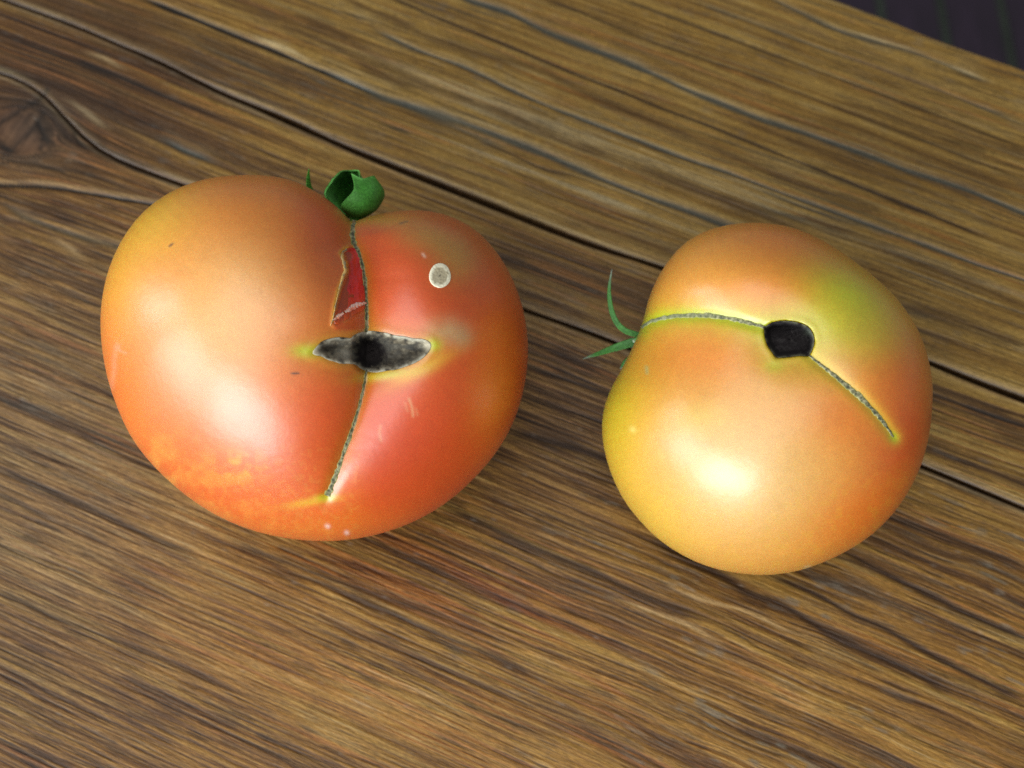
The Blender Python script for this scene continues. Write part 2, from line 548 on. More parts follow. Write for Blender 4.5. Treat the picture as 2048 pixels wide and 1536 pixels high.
    olive = 0.3 * lowl * sm(0.45, 0.7, fbm(s / 30, tw / 2.2, 61, 2))
    c = mixc(c, c * np.array([0.82, 0.98, 0.9]), olive)
    z = -0.07 * thin - 0.07 * fleck + (np.minimum(tone, 0.6) - 0.6) * 0.14 + (w2 - 0.5) * 0.10
    for ln, hw, st, kind in GL:
        d = np.abs(t - ln(s)) / MMPX
        if d.min() > hw * 4:
            continue
        wob = 0.6 + 0.8 * noise(s / 7, t * 0 + hw, 71 + int(hw * 3))
        hw = hw * (1.15 if kind < 2 else 1.0)
        e = ln.ends(s) * min(st * 1.15, 1)
        if kind == 4:
            m = np.exp(-(d / (hw * 1.15 * wob)) ** 2) * e * (0.5 + 0.9 * fbm(s / 12, tw / 0.8, 72, 2))
            c = mixc(c, BROWN * 0.72, m)
            z = z - 0.05 * m
        elif kind == 3:
            m = np.exp(-(d / (hw * wob)) ** 2) * e
            c = mixc(c, PALE * 0.95, m)
        elif kind == 5:
            m = np.exp(-(d / (hw * wob)) ** 2) * e
            c = mixc(c, ORNG, m)
        else:
            m = np.clip(np.exp(-(d / (hw * wob)) ** 2) * e * 1.25, 0, 1)
            tgt = (DARK * 0.8, np.array([0.062, 0.070, 0.062]), BLACK)[kind]
            c = mixc(c, tgt, m * (1.0 if kind != 1 else 0.9))
            z = z - (0.10, 0.25, 0.45)[kind] * m
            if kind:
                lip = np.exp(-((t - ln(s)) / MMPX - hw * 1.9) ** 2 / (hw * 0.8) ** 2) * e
                c = mixc(c, PALE, lip * (0.08 + 0.25 * noise(s / 10, t * 0, 75)))  # pale highlight painted along the groove's far lip
    d, _, _ = poly_dist(u, v, [(-30, 268), (0, 245), (50, 215), (80, 196), (95, 178)])
    m = np.exp(-(d / 5.5) ** 2) * 0.8
    c = mixc(c, BLACK, m)
    z = z - 0.3 * m
    for pts, w in (([(5, 318), (30, 290), (62, 262), (88, 225)], 4), ([(75, 240), (86, 270), (80, 300)], 3.5), ([(148, 258), (152, 275), (166, 292)], 4),
                   ([(-20, 330), (20, 322), (70, 326), (130, 345)], 3.5)):
        d, _, _ = poly_dist(u, v, pts)
        m = np.exp(-(d / w) ** 2) * 0.7
        c = mixc(c, BLACK * 1.5, m)
        z = z - 0.2 * m
    kg = 0.55 * blob(u, v, 60, 255, 100, 75)
    c = mixc(c, c.mean(-1, keepdims=True) * np.array([0.95, 0.92, 0.92]), kg)
    # dust specks and small dents
    cell = 6.5
    ci, cj = np.floor(s / cell), np.floor(t / cell)
    px = (ci + 0.2 + 0.6 * _hash(ci, cj, 81)) * cell
    py = (cj + 0.2 + 0.6 * _hash(ci, cj, 82)) * cell
    on = _hash(ci, cj, 83) > 0.62
    rad = 0.22 + 0.3 * _hash(ci, cj, 84)
    dd = np.hypot((s - px) / 1.7, t - py)
    m = (1 - sm(rad * 0.3, rad, dd)) * on * (0.16 * lowl + 0.02)
    c = mixc(c, np.array([0.42, 0.43, 0.44]), m * 0.8)
    c = c * np.array([1.02, 1.0, 0.93]) * (1 + lowl[..., None] * np.array([0.11, -0.02, -0.16]))
    lum = c.mean(-1, keepdims=True)
    c = mixc(c, c.mean(-1, keepdims=True) * np.array([1.06, 1.0, 0.86]), 0.04 + 0.25 * blob(u, v, 60, 900, 350, 500) + 0.18 * blob(u, v, 1150, 800, 250, 250)) * 0.50  # greyer at left; grey cast of the shade between the fruits painted in
    return z, c, tw, u, v


def plank(root, lo, hi, tq, name="plank", seam_lo=True, seam_hi=True, label=None, s_arr=None):
    """one board between curves lo(s) and hi(s); tq are 0..1 positions across"""
    s = s_arr
    SS = np.repeat(s[:, None], len(tq), 1)
    l, h = lo(s)[:, None], hi(s)[:, None]
    TT = l + (h - l) * tq[None, :]
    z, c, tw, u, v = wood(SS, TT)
    for flag, e in ((seam_lo, TT - l), (seam_hi, h - TT)):
        r = 1.0 if flag else 2.2
        e2 = np.clip(e, 0, r)
        z = z - (r - np.sqrt(np.maximum(r * r - (r - e2) ** 2, 0))) * (0.85 if flag else 1.0)
        edge_glint = np.exp(-((e - 0.9) / 0.55) ** 2) * (0.15 + 0.5 * noise(SS / 14, TT * 0, 91))
        c = mixc(c, PALE * 0.9, edge_glint * (0.30 if flag else 0.1))  # bevel reflection painted as a pale line along the board edges
        c = mixc(c, DARK * 0.5, np.exp(-(e / 0.45) ** 2) * (0.95 if flag else 0.2))
    x, y = from_st(SS, TT)
    top = np.stack([x, y, z / 1000], -1)
    nr, nc = SS.shape
    zb = -0.028
    b0 = top[:, :1].copy()
    b0[..., 2] = zb
    b1 = top[:, -1:].copy()
    b1[..., 2] = zb
    V = np.concatenate([b0, top, b1], 1)
    C = np.concatenate([c[:, :1] * 0.6, c, c[:, -1:] * 0.6], 1)
    G = np.stack([SS / 1000, tw / 1000, np.zeros_like(SS)], -1)
    G = np.concatenate([G[:, :1] + [0, 0, 0.01], G, G[:, -1:] + [0, 0, 0.01]], 1)
    nc += 2
    F = grid_faces(nr, nc, wrap=True)
    F = F[:, ::-1] if False else F
    caps = [list(range(nc))[::-1], list(range((nr - 1) * nc, nr * nc))]
    caps = [[cp[i], cp[i + 1], cp[-2 - i], cp[-1 - i]] for cp in caps for i in range(len(cp) // 2 - 1)]
    F = np.vstack([F, np.array(caps)])
    # top must face up
    o = mesh_obj(name, V.reshape(-1, 3), F, M_WOOD, root, TABLE0, C.reshape(-1, 3), {"grain": G.reshape(-1, 3)})
    if label:
        o["label"] = label
    return o


cs_, ct_ = to_st(np.array([0, 2048, 0, 2048.0]), np.array([0, 0, 1536, 1536.0]))
smin, smax = cs_.min() - 12, cs_.max() + 12
S_ARR = np.concatenate([[-420, -340, -270, -220, -190], np.linspace(-170, smin - 4, 12)[0:-1] if smin > -166 else [],
                        np.arange(smin, smax, 0.9), np.linspace(smax + 3, smax + 30, 8), [200, 240, 300, 380, 460]])
S_ARR = np.unique(S_ARR)
S_ARR = S_ARR[np.concatenate([[True], np.diff(S_ARR) > 0.3])]
TABLE0 = np.array([0, 0, -0.75])
table = bpy.data.objects.new("wooden_table", None)
COL.objects.link(table)
table.location = TABLE0
table["label"] = "worn brown wooden table of dark-seamed planks that both tomatoes rest on"
table["category"] = "table"
GAP = 0.45
SA0, SA1 = [float(x) for x in to_st(np.array([60.0, 520.0]), np.array([20.0, 215.0]))[0]]
SB0, SB1 = [float(x) for x in to_st(np.array([60.0, 420.0]), np.array([165.0, 390.0]))[0]]
gapA = lambda s: GAP * (0.25 + 0.75 * sm(SA0, SA1, s)) * (0.6 + 0.8 * noise(s / 12, s * 0, 7))
gapB = lambda s: GAP * 0.5 * (0.2 + 0.8 * sm(SB0, SB1, s)) * (0.7 + 0.6 * noise(s / 12, s * 0, 8))


def q_dense(width, dense_from=0.0, dense_to=None, step=0.16, coarse=None):
    return np.unique(np.concatenate([np.linspace(0, 1, max(int(width / step), 8)), np.array([0, .05, .1, .2, .3, .45, .6, .8, 1.0]) * 1.6 / width,
                                     1 - np.array([0, .05, .1, .2, .3, .45, .6, .8, 1.0]) * 1.6 / width]))


wA = float(np.median(EDGE(S_ARR) - SEAM_A(S_ARR)))
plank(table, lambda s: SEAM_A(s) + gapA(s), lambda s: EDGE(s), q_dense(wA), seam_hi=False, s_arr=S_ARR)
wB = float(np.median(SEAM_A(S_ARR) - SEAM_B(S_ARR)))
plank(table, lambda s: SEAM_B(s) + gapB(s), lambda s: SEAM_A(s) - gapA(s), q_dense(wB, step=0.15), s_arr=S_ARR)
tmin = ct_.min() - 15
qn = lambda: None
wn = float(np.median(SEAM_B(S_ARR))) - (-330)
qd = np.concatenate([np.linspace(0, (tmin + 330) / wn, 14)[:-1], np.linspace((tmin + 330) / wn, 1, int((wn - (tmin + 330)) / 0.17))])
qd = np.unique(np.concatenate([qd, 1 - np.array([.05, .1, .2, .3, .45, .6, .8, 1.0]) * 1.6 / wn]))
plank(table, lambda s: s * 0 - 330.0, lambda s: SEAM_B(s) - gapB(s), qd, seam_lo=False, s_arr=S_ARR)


def box_at(name, mat, parent, origin, s0, s1, t0, t1, z0, z1):
    v = []
    for z in (z0, z1):
        for (a, b_) in ((s0, t0), (s1, t0), (s1, t1), (s0, t1)):
            x, y = from_st(np.array(float(a)), np.array(float(b_)))
            v.append((float(x), float(y), z))
    f = [(3, 2, 1, 0), (4, 5, 6, 7), (0, 1, 5, 4), (1, 2, 6, 5), (2, 3, 7, 6), (3, 0, 4, 7)]
    o = mesh_obj(name, v, f, mat, parent, origin)
    o.data.polygons.foreach_set("use_smooth", np.zeros(6, bool))
    return o


tE = float(EDGE(np.array(0.0)))
for (a, b_) in ((-390, -300), (380, -300), (-390, tE - 70), (380, tE - 70)):
    box_at("leg", M_LEG, table, TABLE0, a, a + 50, b_, b_ + 50, -0.75, -0.0285)
box_at("apron", M_LEG, table, TABLE0, -335, 375, tE - 50, tE - 28, -0.11, -0.0285)
box_at("apron", M_LEG, table, TABLE0, -335, 375, -292, -270, -0.11, -0.0285)

# floor below
fl = mesh_obj("floor", [(-2, -2, -0.7535), (2, -2, -0.7535), (2, 3, -0.7535), (-2, 3, -0.7535)], [(0, 1, 2, 3)], M_FLOOR)
fl["kind"] = "structure"
bme = None
for i in range(56):
    x0 = -1.6 + i * 0.0575
    if bme is None:
        v = [(a, b_, c_) for c_ in (-0.012, 0) for (a, b_) in ((0, -1.9), (0.048, -1.9), (0.048, 2.9), (0, 2.9))]
        f = [(3, 2, 1, 0), (4, 5, 6, 7), (0, 1, 5, 4), (1, 2, 6, 5), (2, 3, 7, 6), (3, 0, 4, 7)]
        o = mesh_obj("floorboard", v, f, M_BOARD, fl)
        o.data.polygons.foreach_set("use_smooth", np.zeros(6, bool))
        bme = o.data
    else:
        o = bpy.data.objects.new("floorboard", bme)
        COL.objects.link(o)
        o.parent = fl
    o.location = (x0, 0, -0.75)

# ------------------------------------------------------------------ tomatoes


class Fruit:
    """a lobed fruit: outline rho(phi) about its middle, domed towards and away from the viewer side"""

    def __init__(self, centre, outline, dome, back, p, soft_k=3.0, smooth_deg=28):
        self.c = centre
        r0 = ray(np.array(float(centre[0])), np.array(float(centre[1])))
        self.r0 = r0 / np.linalg.norm(r0)
        self.e3 = -self.r0
        e1 = CX - (CX @ self.e3) * self.e3
        self.e1 = e1 / np.linalg.norm(e1)
        self.e2 = np.cross(self.e3, self.e1)
        o = smooth_closed(outline, 1440, 1)
        x, y = self.lat(o[:, 0], o[:, 1])
        ph = np.arctan2(y, x)
        rh = np.hypot(x, y)
        i = np.argsort(ph)
        self.PH = np.linspace(-np.pi, np.pi, 721)
        self.target = np.interp(self.PH, np.concatenate([ph[i] - 2 * np.pi, ph[i], ph[i] + 2 * np.pi]), np.tile(rh[i], 3))
        self.rho = self.target.copy()
        self.p, self.k = p, soft_k
        self.mean = self.target.mean()
        self.Df, self.Db = dome * self.mean, back * self.mean
        self.smooth_deg = smooth_deg
        for _ in range(5):
            self._soft()
            S_, P_ = np.meshgrid(np.linspace(0.75, 1, 160), self.PH, indexing='ij')
            pts = self.point(S_.ravel(), P_.ravel(), np.ones(S_.size))
            q = pts / (pts @ self.r0)[:, None] - self.r0
            x, y = q @ self.e1, q @ self.e2
            b = np.round((np.arctan2(y, x) + np.pi) / (2 * np.pi) * 720).astype(int) % 720
            mx = np.zeros(720)
            np.maximum.at(mx, b, np.hypot(x, y))
            mx = np.where(mx <= 0, self.target[:720], mx)
            ratio = self.target[:720] / mx
            kz = np.ones(5) / 5
            ratio = np.convolve(np.concatenate([ratio[-2:], ratio, ratio[:2]]), kz, 'valid')
            self.rho = self.rho * np.concatenate([ratio, ratio[:1]])
        self._soft()

    def _soft(self):
        n = int(self.smooth_deg * 2)
        kz = np.hanning(2 * n + 1)
        kz /= kz.sum()
        r = self.rho[:-1]
        self.rsoft = np.convolve(np.concatenate([r[-n:], r, r[:n]]), kz, 'valid')
        self.rsoft = np.concatenate([self.rsoft, self.rsoft[:1]])

    def lat(self, u, v):
        q = ray(u, v)
        q = q / (q @ self.r0)[..., None] - self.r0
        return q @ self.e1, q @ self.e2

    def rr(self, s, ph):
        a = np.interp(ph, self.PH, self.rho)
        b = np.interp(ph, self.PH, self.rsoft)
        w = s ** self.k
        return a * w + b * (1 - w)

    def w_of(self, s, front):
        d = np.where(front > 0, self.Df, -self.Db)
        return d * np.maximum(1 - np.clip(s, 0, 1) ** self.p, 0) ** (1 / self.p)

    def point(self, s, ph, front):
        r = s * self.rr(s, ph)
        w = self.w_of(s, front)
        return self.r0 + (r * np.cos(ph))[:, None] * self.e1 + (r * np.sin(ph))[:, None] * self.e2 + w[:, None] * self.e3

    def surf(self, u, v):
        """unit-distance point of the smooth front surface seen at photo pixel u, v"""
        u, v = np.asarray(u, float), np.asarray(v, float)
        sh = u.shape
        u, v = u.ravel(), v.ravel()
        x, y = self.lat(u, v)
        ph, r = np.arctan2(y, x), np.hypot(x, y)
        lo, hi = np.zeros_like(r), np.ones_like(r)
        for _ in range(36):
            m = (lo + hi) / 2
            g = m * self.rr(m, ph) - r * (1 - self.w_of(m, np.ones_like(m)))
            lo = np.where(g < 0, m, lo)
            hi = np.where(g < 0, hi, m)
        s = (lo + hi) / 2
        w = self.w_of(s, np.ones_like(s))
        q = ray(u, v)
        q = q / (q @ self.r0)[:, None]
        return (q * (1 - w)[:, None]).reshape(sh + (3,)), s.reshape(sh)

    def build(self, H, colour, n=200):
        # cube sphere directions
        g = np.tan(np.linspace(-np.pi / 4, np.pi / 4, n + 1))
        A, B = np.meshgrid(g, g, indexing='ij')
        one = np.ones_like(A)
        V, F = [], []
        base = grid_faces(n + 1, n + 1)
        for k, (x, y, z) in enumerate(((A, B, one), (B, A, -one), (one, A, B), (-one, B, A), (B, one, A), (A, -one, B))):
            V.append(np.stack([x, y, z], -1).reshape(-1, 3))
            F.append(base[:, ::-1] + k * (n + 1) ** 2)
        V, F = np.vstack(V), np.vstack(F)
        V /= np.linalg.norm(V, axis=1)[:, None]
        key = np.round(V * 1e5).astype(np.int64)
        _, idx, inv = np.unique(key, axis=0, return_index=True, return_inverse=True)
        V, F = V[idx], inv.ravel()[F]
        s = np.hypot(V[:, 0], V[:, 1])
        ph = np.arctan2(V[:, 1], V[:, 0])
        P = self.point(np.clip(s, 0, 1), ph, np.where(V[:, 2] >= 0, 1.0, -1.0))
        # rest on the table
        zmin = P[:, 2].min()
        self.d = -(CP[2] - 0.0002) / zmin
        u, v = project(P)
        front = V[:, 2] > -0.05
        h = np.where(front, H(u, v, s), 0)
        P = P * (1 - h / FPX)[:, None]
        c = colour(u, v, np.where(front, 1.0, 0.0), V)
        self.H = H
        # outward winding
        a, b, cc = P[F[0, 0]], P[F[0, 1]], P[F[0, 2]]
        if np.cross(b - a, cc - a) @ (a - self.r0) < 0:
            F = F[:, ::-1]
        return P * self.d + CP, F, c

    def at(self, u, v, lift=0.0):
        p, s = self.surf(u, v)
        h = self.H(np.asarray(u, float), np.asarray(v, float), s) + lift
        return p * (1 - h / FPX)[..., None] * self.d + CP

    def free(self, u, v, w):
        """a point at photo pixel u, v and w px in front of the middle plane"""
        q = ray(np.asarray(u, float), np.asarray(v, float))
        q = q / (q @ self.r0)[..., None]
        return q * (1 - np.asarray(w, float) / FPX)[..., None] * self.d + CP

    def patch(self, outline, lift, colour, n=120, rings=30, pw=1.0, skirt=2.0, soft=2):
        o = smooth_closed(outline, n, soft)
        c = o.mean(0)
        f = np.linspace(0, 1, rings + 1)[1:] ** pw
        U = c[0] + f[:, None] * (o[:, 0] - c[0])[None]
        Vv = c[1] + f[:, None] * (o[:, 1] - c[1])[None]
        U = np.vstack([U, U[-1:]])
        Vv = np.vstack([Vv, Vv[-1:]])
        ed = np.concatenate([1 - f, [0]])
        L = lift(U, Vv, np.repeat(ed[:, None], n, 1))
        L[-1] -= skirt
        P = self.at(U, Vv, L)
        C = colour(U, Vv)
        pc = self.at(np.array([c[0]]), np.array([c[1]]), lift(np.array([c[0]]), np.array([c[1]]), np.ones(1)))
        verts = np.vstack([P.reshape(-1, 3), pc])
        cols = np.vstack([C.reshape(-1, 3), colour(np.array([c[0]]), np.array([c[1]]))])
        fa = grid_faces(rings + 1, n, True)[:, ::-1]
        fan = [(int((i + 1) % n), int(i), len(verts) - 1, len(verts) - 1) for i in range(n)]
        faces = [tuple(x) for x in fa] + [(a, b, k) for a, b, k, _ in fan]
        # orientation: towards the camera
        a, b, cc = verts[faces[0][0]], verts[faces[0][1]], verts[faces[0][2]]
        if np.cross(b - a, cc - a) @ (CP - a) < 0:
            faces = [x[::-1] for x in faces]
        return verts, faces, cols

    def strip(self, pts, width, lift, colour, n=150, m=9):
        """a rough corky ribbon following the surface; width(px) and colour are functions of the arc fraction"""
        l = smooth_open(pts, n, 2)
        t = np.gradient(l, axis=0)
        t /= np.hypot(*t.T)[:, None]
        nm = np.stack([-t[:, 1], t[:, 0]], 1)
        a = np.linspace(0, 1, n)
        x = np.linspace(-1, 1, m)
        wd = width(a) * 0.86
        jl = 0.55 + 0.6 * noise(a * 40, a * 0, 5) + 0.4 * noise(a * 9, a * 0, 7)
        jr = 0.55 + 0.6 * noise(a * 40, a * 0 + 3, 6) + 0.4 * noise(a * 9, a * 0 + 5, 8)
        off = np.where(x[None] < 0, x[None] * (wd * jl)[:, None], x[None] * (wd * jr)[:, None])
        U = l[:, :1] + nm[:, :1] * off
        Vv = l[:, 1:] + nm[:, 1:] * off
        bead = 0.8 + 0.4 * noise(a[:, None] * 55 + x[None] * 0, x[None] * 2.2 + a[:, None] * 0, 9)
        L = lift * (1 - x[None] ** 2) * bead - 1.0 * (np.abs(x[None]) > 0.99)
        P = self.at(U, Vv, L)
        C = colour(np.repeat(a[:, None], m, 1), np.repeat(x[None], n, 0))
        F = grid_faces(n, m)
        v = P.reshape(-1, 3)
        if np.cross(v[F[0, 1]] - v[F[0, 0]], v[F[0, 2]] - v[F[0, 0]]) @ (CP - v[0]) < 0:
            F = F[:, ::-1]
        return v, F, C.reshape(-1, 3)

    def blade(self, pts, widths, thick, n=40, m=10, fold=0.5):
        """a tapering leaf blade through (u, v, depth px) points; widths in px"""
        l = smooth_open(np.asarray(pts, float), n, 2)
        a = np.linspace(0, 1, n)
        wd = np.interp(a, np.linspace(0, 1, len(widths)), widths)
        t = np.gradient(l, axis=0)
        t2 = t[:, :2] / (np.hypot(t[:, 0], t[:, 1])[:, None] + 1e-9)
        nm = np.stack([-t2[:, 1], t2[:, 0]], 1)
        th = np.linspace(0, 2 * np.pi, m, endpoint=False)
        cx, cz = np.cos(th), np.sin(th)
        off = wd[:, None] * cx[None]
        dz = thick * np.minimum(wd / wd.max() + 0.25, 1)[:, None] * cz[None] + fold * wd[:, None] * np.abs(cx)[None]
        P = self.free(l[:, :1] + nm[:, :1] * off, l[:, 1:2] + nm[:, 1:] * off, l[:, 2:3] + dz)
        v = P.reshape(-1, 3)
        F = [tuple(x) for x in grid_faces(n, m, True)] + [tuple(range(m))[::-1], tuple(range((n - 1) * m, n * m))]
        return v, F, np.repeat(a[:, None], m, 1).ravel()


def fruit_root(fr, P, label):
    low = P[P[:, 2].argmin()]
    e = bpy.data.objects.new("tomato", None)
    COL.objects.link(e)
    org = np.array([low[0], low[1], 0.0])
    e.location = org
    e["label"] = label
    e["category"] = "tomato"
    e["group"] = "tomatoes on the wooden table"
    return e, org


RED = np.array([0.53, 0.066, 0.006])
DRED = np.array([0.45, 0.030, 0.012])
ORG = np.array([0.64, 0.140, 0.006])
AMB = np.array([0.62, 0.280, 0.036])
YEL = np.array([0.62, 0.40, 0.018])
LIME = np.array([0.40, 0.47, 0.012])
OLV = np.array([0.42, 0.23, 0.035])
CREAM = np.array([0.60, 0.48, 0.22])

# ---- the big tomato
OUT_L = [(703, 446), (722, 438), (760, 427), (800, 421), (850, 420), (900, 431), (950, 457), (990, 498), (1020, 545), (1042, 600), (1053, 650),
         (1057, 700), (1053, 750), (1043, 800), (1025, 850), (1000, 895), (965, 940), (925, 980), (880, 1015), (830, 1043), (780, 1062),
         (730, 1075), (680, 1082), (620, 1082), (560, 1075), (500, 1060), (440, 1035), (390, 1005), (340, 965), (300, 925), (265, 880),
         (240, 830), (218, 770), (205, 710), (200, 650), (203, 600), (213, 550), (232, 500), (262, 450), (300, 410), (350, 378), (400, 360),
         (450, 351), (510, 349), (560, 354), (600, 366), (640, 388), (670, 410), (690, 430)]
CRACK_TOP = [(708, 440), (704, 480), (722, 512), (730, 560), (733, 600), (733, 666)]
CRACK_LOW = [(733, 738), (729, 770), (722, 800), (712, 838), (700, 872), (686, 910), (672, 948), (655, 992)]
CLEFT = [(704, 420), (704, 480), (722, 512), (731, 560), (733, 620), (734, 700), (731, 760), (722, 800), (705, 860), (680, 920), (655, 992), (640, 1030)]
SCAR_L = [(623, 706), (634, 692), (644, 682), (660, 677), (676, 674), (690, 675), (702, 677), (708, 670), (722, 664), (743, 661), (760, 664), (775, 666), (790, 671),
          (808, 672), (826, 677), (842, 677), (858, 682), (863, 690), (860, 701), (850, 713), (838, 722), (824, 729), (806, 735), (792, 740), (775, 741), (758, 745), (738, 744), (722, 738),
          (712, 729), (698, 727), (684, 728), (668, 723), (656, 720), (642, 712), (632, 711)]
SPLIT = [(688, 512), (683, 506), (690, 499), (702, 495), (713, 497), (717, 508), (722, 520), (724, 535), (728, 565), (731, 600), (731, 618),
         (712, 628), (692, 640), (674, 650), (668, 646), (670, 630), (672, 612), (676, 596), (679, 580), (685, 566), (692, 549), (697, 544), (693, 536), (695, 528), (690, 520)]


def H_left(u, v, s):
    d, side, arc = poly_dist(u, v, CLEFT)
    side = np.where(u < np.interp(v, [p[1] for p in CLEFT], [p[0] for p in CLEFT]), -1, 1)
    dep = np.interp(v, [420, 480, 700, 790, 900, 990, 1030], [95, 95, 72, 58, 38, 12, 0])
    left = np.exp(-(d / 42) ** 1.0)
    right = np.exp(-(d / 75) ** 1.15)
    h = -dep * np.where(side < 0, left, right)
    fade = np.clip(1 - s ** 5, 0, 1)
    h = h * np.maximum(fade, 0.0)
    h = h + fade * 34 * blob(u, v, 460, 640, 210, 240)
    h = h + fade * 22 * blob(u, v, 890, 680, 120, 200)
    # dimple and pit of the blossom scar
    h = h - 14 * blob(u, v, 742, 703, 130, 60)
    sd = sdf_poly(u, v, SCAR_L)
    h = h - 30 * sm(0, -26, sd) - 42 * (1 - sm(14, 38, np.hypot((u - 738) / 1.1, (v - 707) / 1.1)))
    h = h + 1.2 * np.exp(-((sd - 7) / 8) ** 2)
    # the open split: skin lip, flesh wall sunk behind it
    sp = sdf_poly(u, v, SPLIT)
    h = h - 13 * sm(3, -6, sp) * sm(648, 600, v) * sm(733, 706, u) + 2.5 * np.exp(-((sp - 4) / 4) ** 2) * (u < 715)
    for cr, a in ((CRACK_TOP, 4), (CRACK_LOW, 7)):
        dd, _, _ = poly_dist(u, v, cr)
        h = h - a * 0.7 * np.exp(-(dd / 12) ** 2)
    return h


def strokes(c, u, v, items):
    for pts, w, col, a in items:
        d, _, _ = poly_dist(u, v, pts)
        c = mixc(c, col, a * np.exp(-(d / w) ** 2))
    return c


def sdf_band(u, v):
    return sm(664, 672, u) * sm(734, 728, u) * sm(612, 640, v) * sm(664, 656, v)


def C_left(u, v, front, V):
    n1 = fbm(u / 90, v / 90, 101, 3)
    n2 = fbm(u / 26, v / 26, 102, 3)
    c = np.tile(ORG * 0.42 + RED * 0.58, (len(u), 1))
    c = mixc(c, AMB * 0.8 + ORG * 0.2, 0.8 * blob(u, v, 400, 550, 240, 240))
    c = mixc(c, CREAM * 0.7 + AMB * 0.4, 0.40 * blob(u, v, 480, 580, 130, 180))  # soft pale sheen of the big lobe, painted into the skin colour
    c = mixc(c, AMB * 0.45 + ORG * 0.55, 0.85 * blob(u, v, 520, 400, 170, 90))
    c = mixc(c, YEL, 0.6 * blob(u, v, 300, 430, 110, 75, -45))
    c = mixc(c, YEL, 0.35 * blob(u, v, 235, 570, 55, 120))
    c = mixc(c, ORG, 0.7 * blob(u, v, 230, 800, 70, 130))
    c = mixc(c, AMB, 0.6 * blob(u, v, 340, 930, 70, 50, 40) * sm(0.2, 0.8, n2))
    c = mixc(c, YEL, 0.45 * blob(u, v, 480, 935, 50, 28) * sm(0.35, 0.6, n2))
    c = mixc(c, AMB, 0.3 * blob(u, v, 450, 1010, 200, 40, 22) * sm(0.35, 0.75, n2))
    right = sm(690, 760, u)
    c = mixc(c, RED, right * 0.9)
    c = mixc(c, DRED, 0.35 * right * blob(u, v, 800, 900, 150, 130))
    c = mixc(c, RED, 0.85 * blob(u, v, 650, 840, 80, 130, 10))
    c = mixc(c, RED * 0.7 + ORG * 0.3, 0.9 * blob(u, v, 660, 440, 75, 110))
    c = mixc(c, ORG, 0.6 * blob(u, v, 1000, 760, 60, 250))
    c = mixc(c, ORG, 0.55 * blob(u, v, 650, 1060, 300, 40))
    c = mixc(c, OLV, 0.75 * blob(u, v, 860, 475, 100, 38, 28) * (0.5 + n1))
    c = mixc(c, OLV, 0.65 * blob(u, v, 915, 520, 40, 50))
    c = mixc(c, YEL * 0.8, 0.5 * blob(u, v, 760, 440, 60, 14))
    c = mixc(c, CREAM * 0.75, 0.75 * blob(u, v, 892, 662, 36, 26) * (0.6 + 0.6 * n2))
    c = mixc(c, CREAM * 0.7, 0.5 * blob(u, v, 925, 675, 22, 22))
    sd = sdf_poly(u, v, SCAR_L)
    ha = np.exp(-(np.maximum(sd, 0) / 22) ** 1.1) * (0.4 + 0.9 * n1)
    c = mixc(c, YEL * 0.7, 0.5 * ha)
    c = mixc(c, LIME, 0.8 * blob(u, v, 866, 690, 18, 14) + 0.8 * blob(u, v, 612, 702, 30, 14) + 0.6 * blob(u, v, 775, 750, 60, 10, -8))
    c = mixc(c, YEL, 0.55 * blob(u, v, 850, 735, 70, 14, -28))
    for cr in (CRACK_TOP, CRACK_LOW):
        d, _, _ = poly_dist(u, v, cr)
        c = mixc(c, YEL * 0.6 + OLV * 0.2, 0.4 * np.exp(-(d / 13) ** 1.6) * (0.4 + 0.8 * n1))
    c = mixc(c, LIME, 0.85 * blob(u, v, 652, 996, 20, 7))
    c = mixc(c, YEL, 0.6 * blob(u, v, 620, 1004, 50, 8, -10))
    sp = sdf_poly(u, v, SPLIT)
    c = mixc(c, YEL, 0.7 * np.exp(-((sp - 1) / 5) ** 2) * (u < 697) * (v < 645))
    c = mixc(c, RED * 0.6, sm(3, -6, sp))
    c = mixc(c, RED * 0.85, 0.8 * sdf_band(u, v))
    # scratches and specks on the skin
    pk = np.array([0.78, 0.42, 0.30])
    c = strokes(c, u, v, [
        ([(818, 798), (824, 815), (826, 832)], 3.0, CREAM, 0.3), ([(810, 806), (815, 822)], 2.5, CREAM, 0.16), ([(832, 818), (835, 830)], 2.5, CREAM, 0.16),
        ([(761, 852), (759, 866), (762, 882)], 3.0, CREAM, 0.2), ([(234, 690), (229, 715), (228, 745), (222, 775)], 6.0, pk, 0.16), ([(232, 698), (238, 694), (240, 702), (252, 706)], 2.5, pk, 0.2), ([(250, 900), (262, 922), (275, 935)], 4.0, (0.75, 0.5, 0.4), 0.4),
        ([(339, 492), (345, 488)], 2.2, (0.12, 0.06, 0.03), 0.9), ([(584, 747), (597, 746)], 2.2, (0.05, 0.03, 0.02), 0.9),
        ([(654, 1052), (656, 1053)], 4.5, (0.80, 0.50, 0.40), 0.8), ([(693, 1065), (694, 1066)], 4.5, (0.80, 0.50, 0.40), 0.8),
        ([(846, 508), (849, 513)], 2.6, (0.75, 0.5, 0.35), 0.8), ([(800, 447), (814, 443)], 2.5, (0.12, 0.09, 0.03), 0.6)])
    mot = sm(0.56, 0.70, fbm(u / 9, v / 9, 105, 2)) * sm(820, 980, v) * (u < 720)
    c = mixc(c, AMB, 0.16 * mot)
    return c * (0.96 + 0.08 * n2)[:, None] * 0.74


fl_ = Fruit((650, 712), OUT_L, 0.80, 0.86, 2.1)
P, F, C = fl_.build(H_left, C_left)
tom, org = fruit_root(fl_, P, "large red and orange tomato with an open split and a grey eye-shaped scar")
mesh_obj("skin", P, F, M_SKIN, tom, org, C)


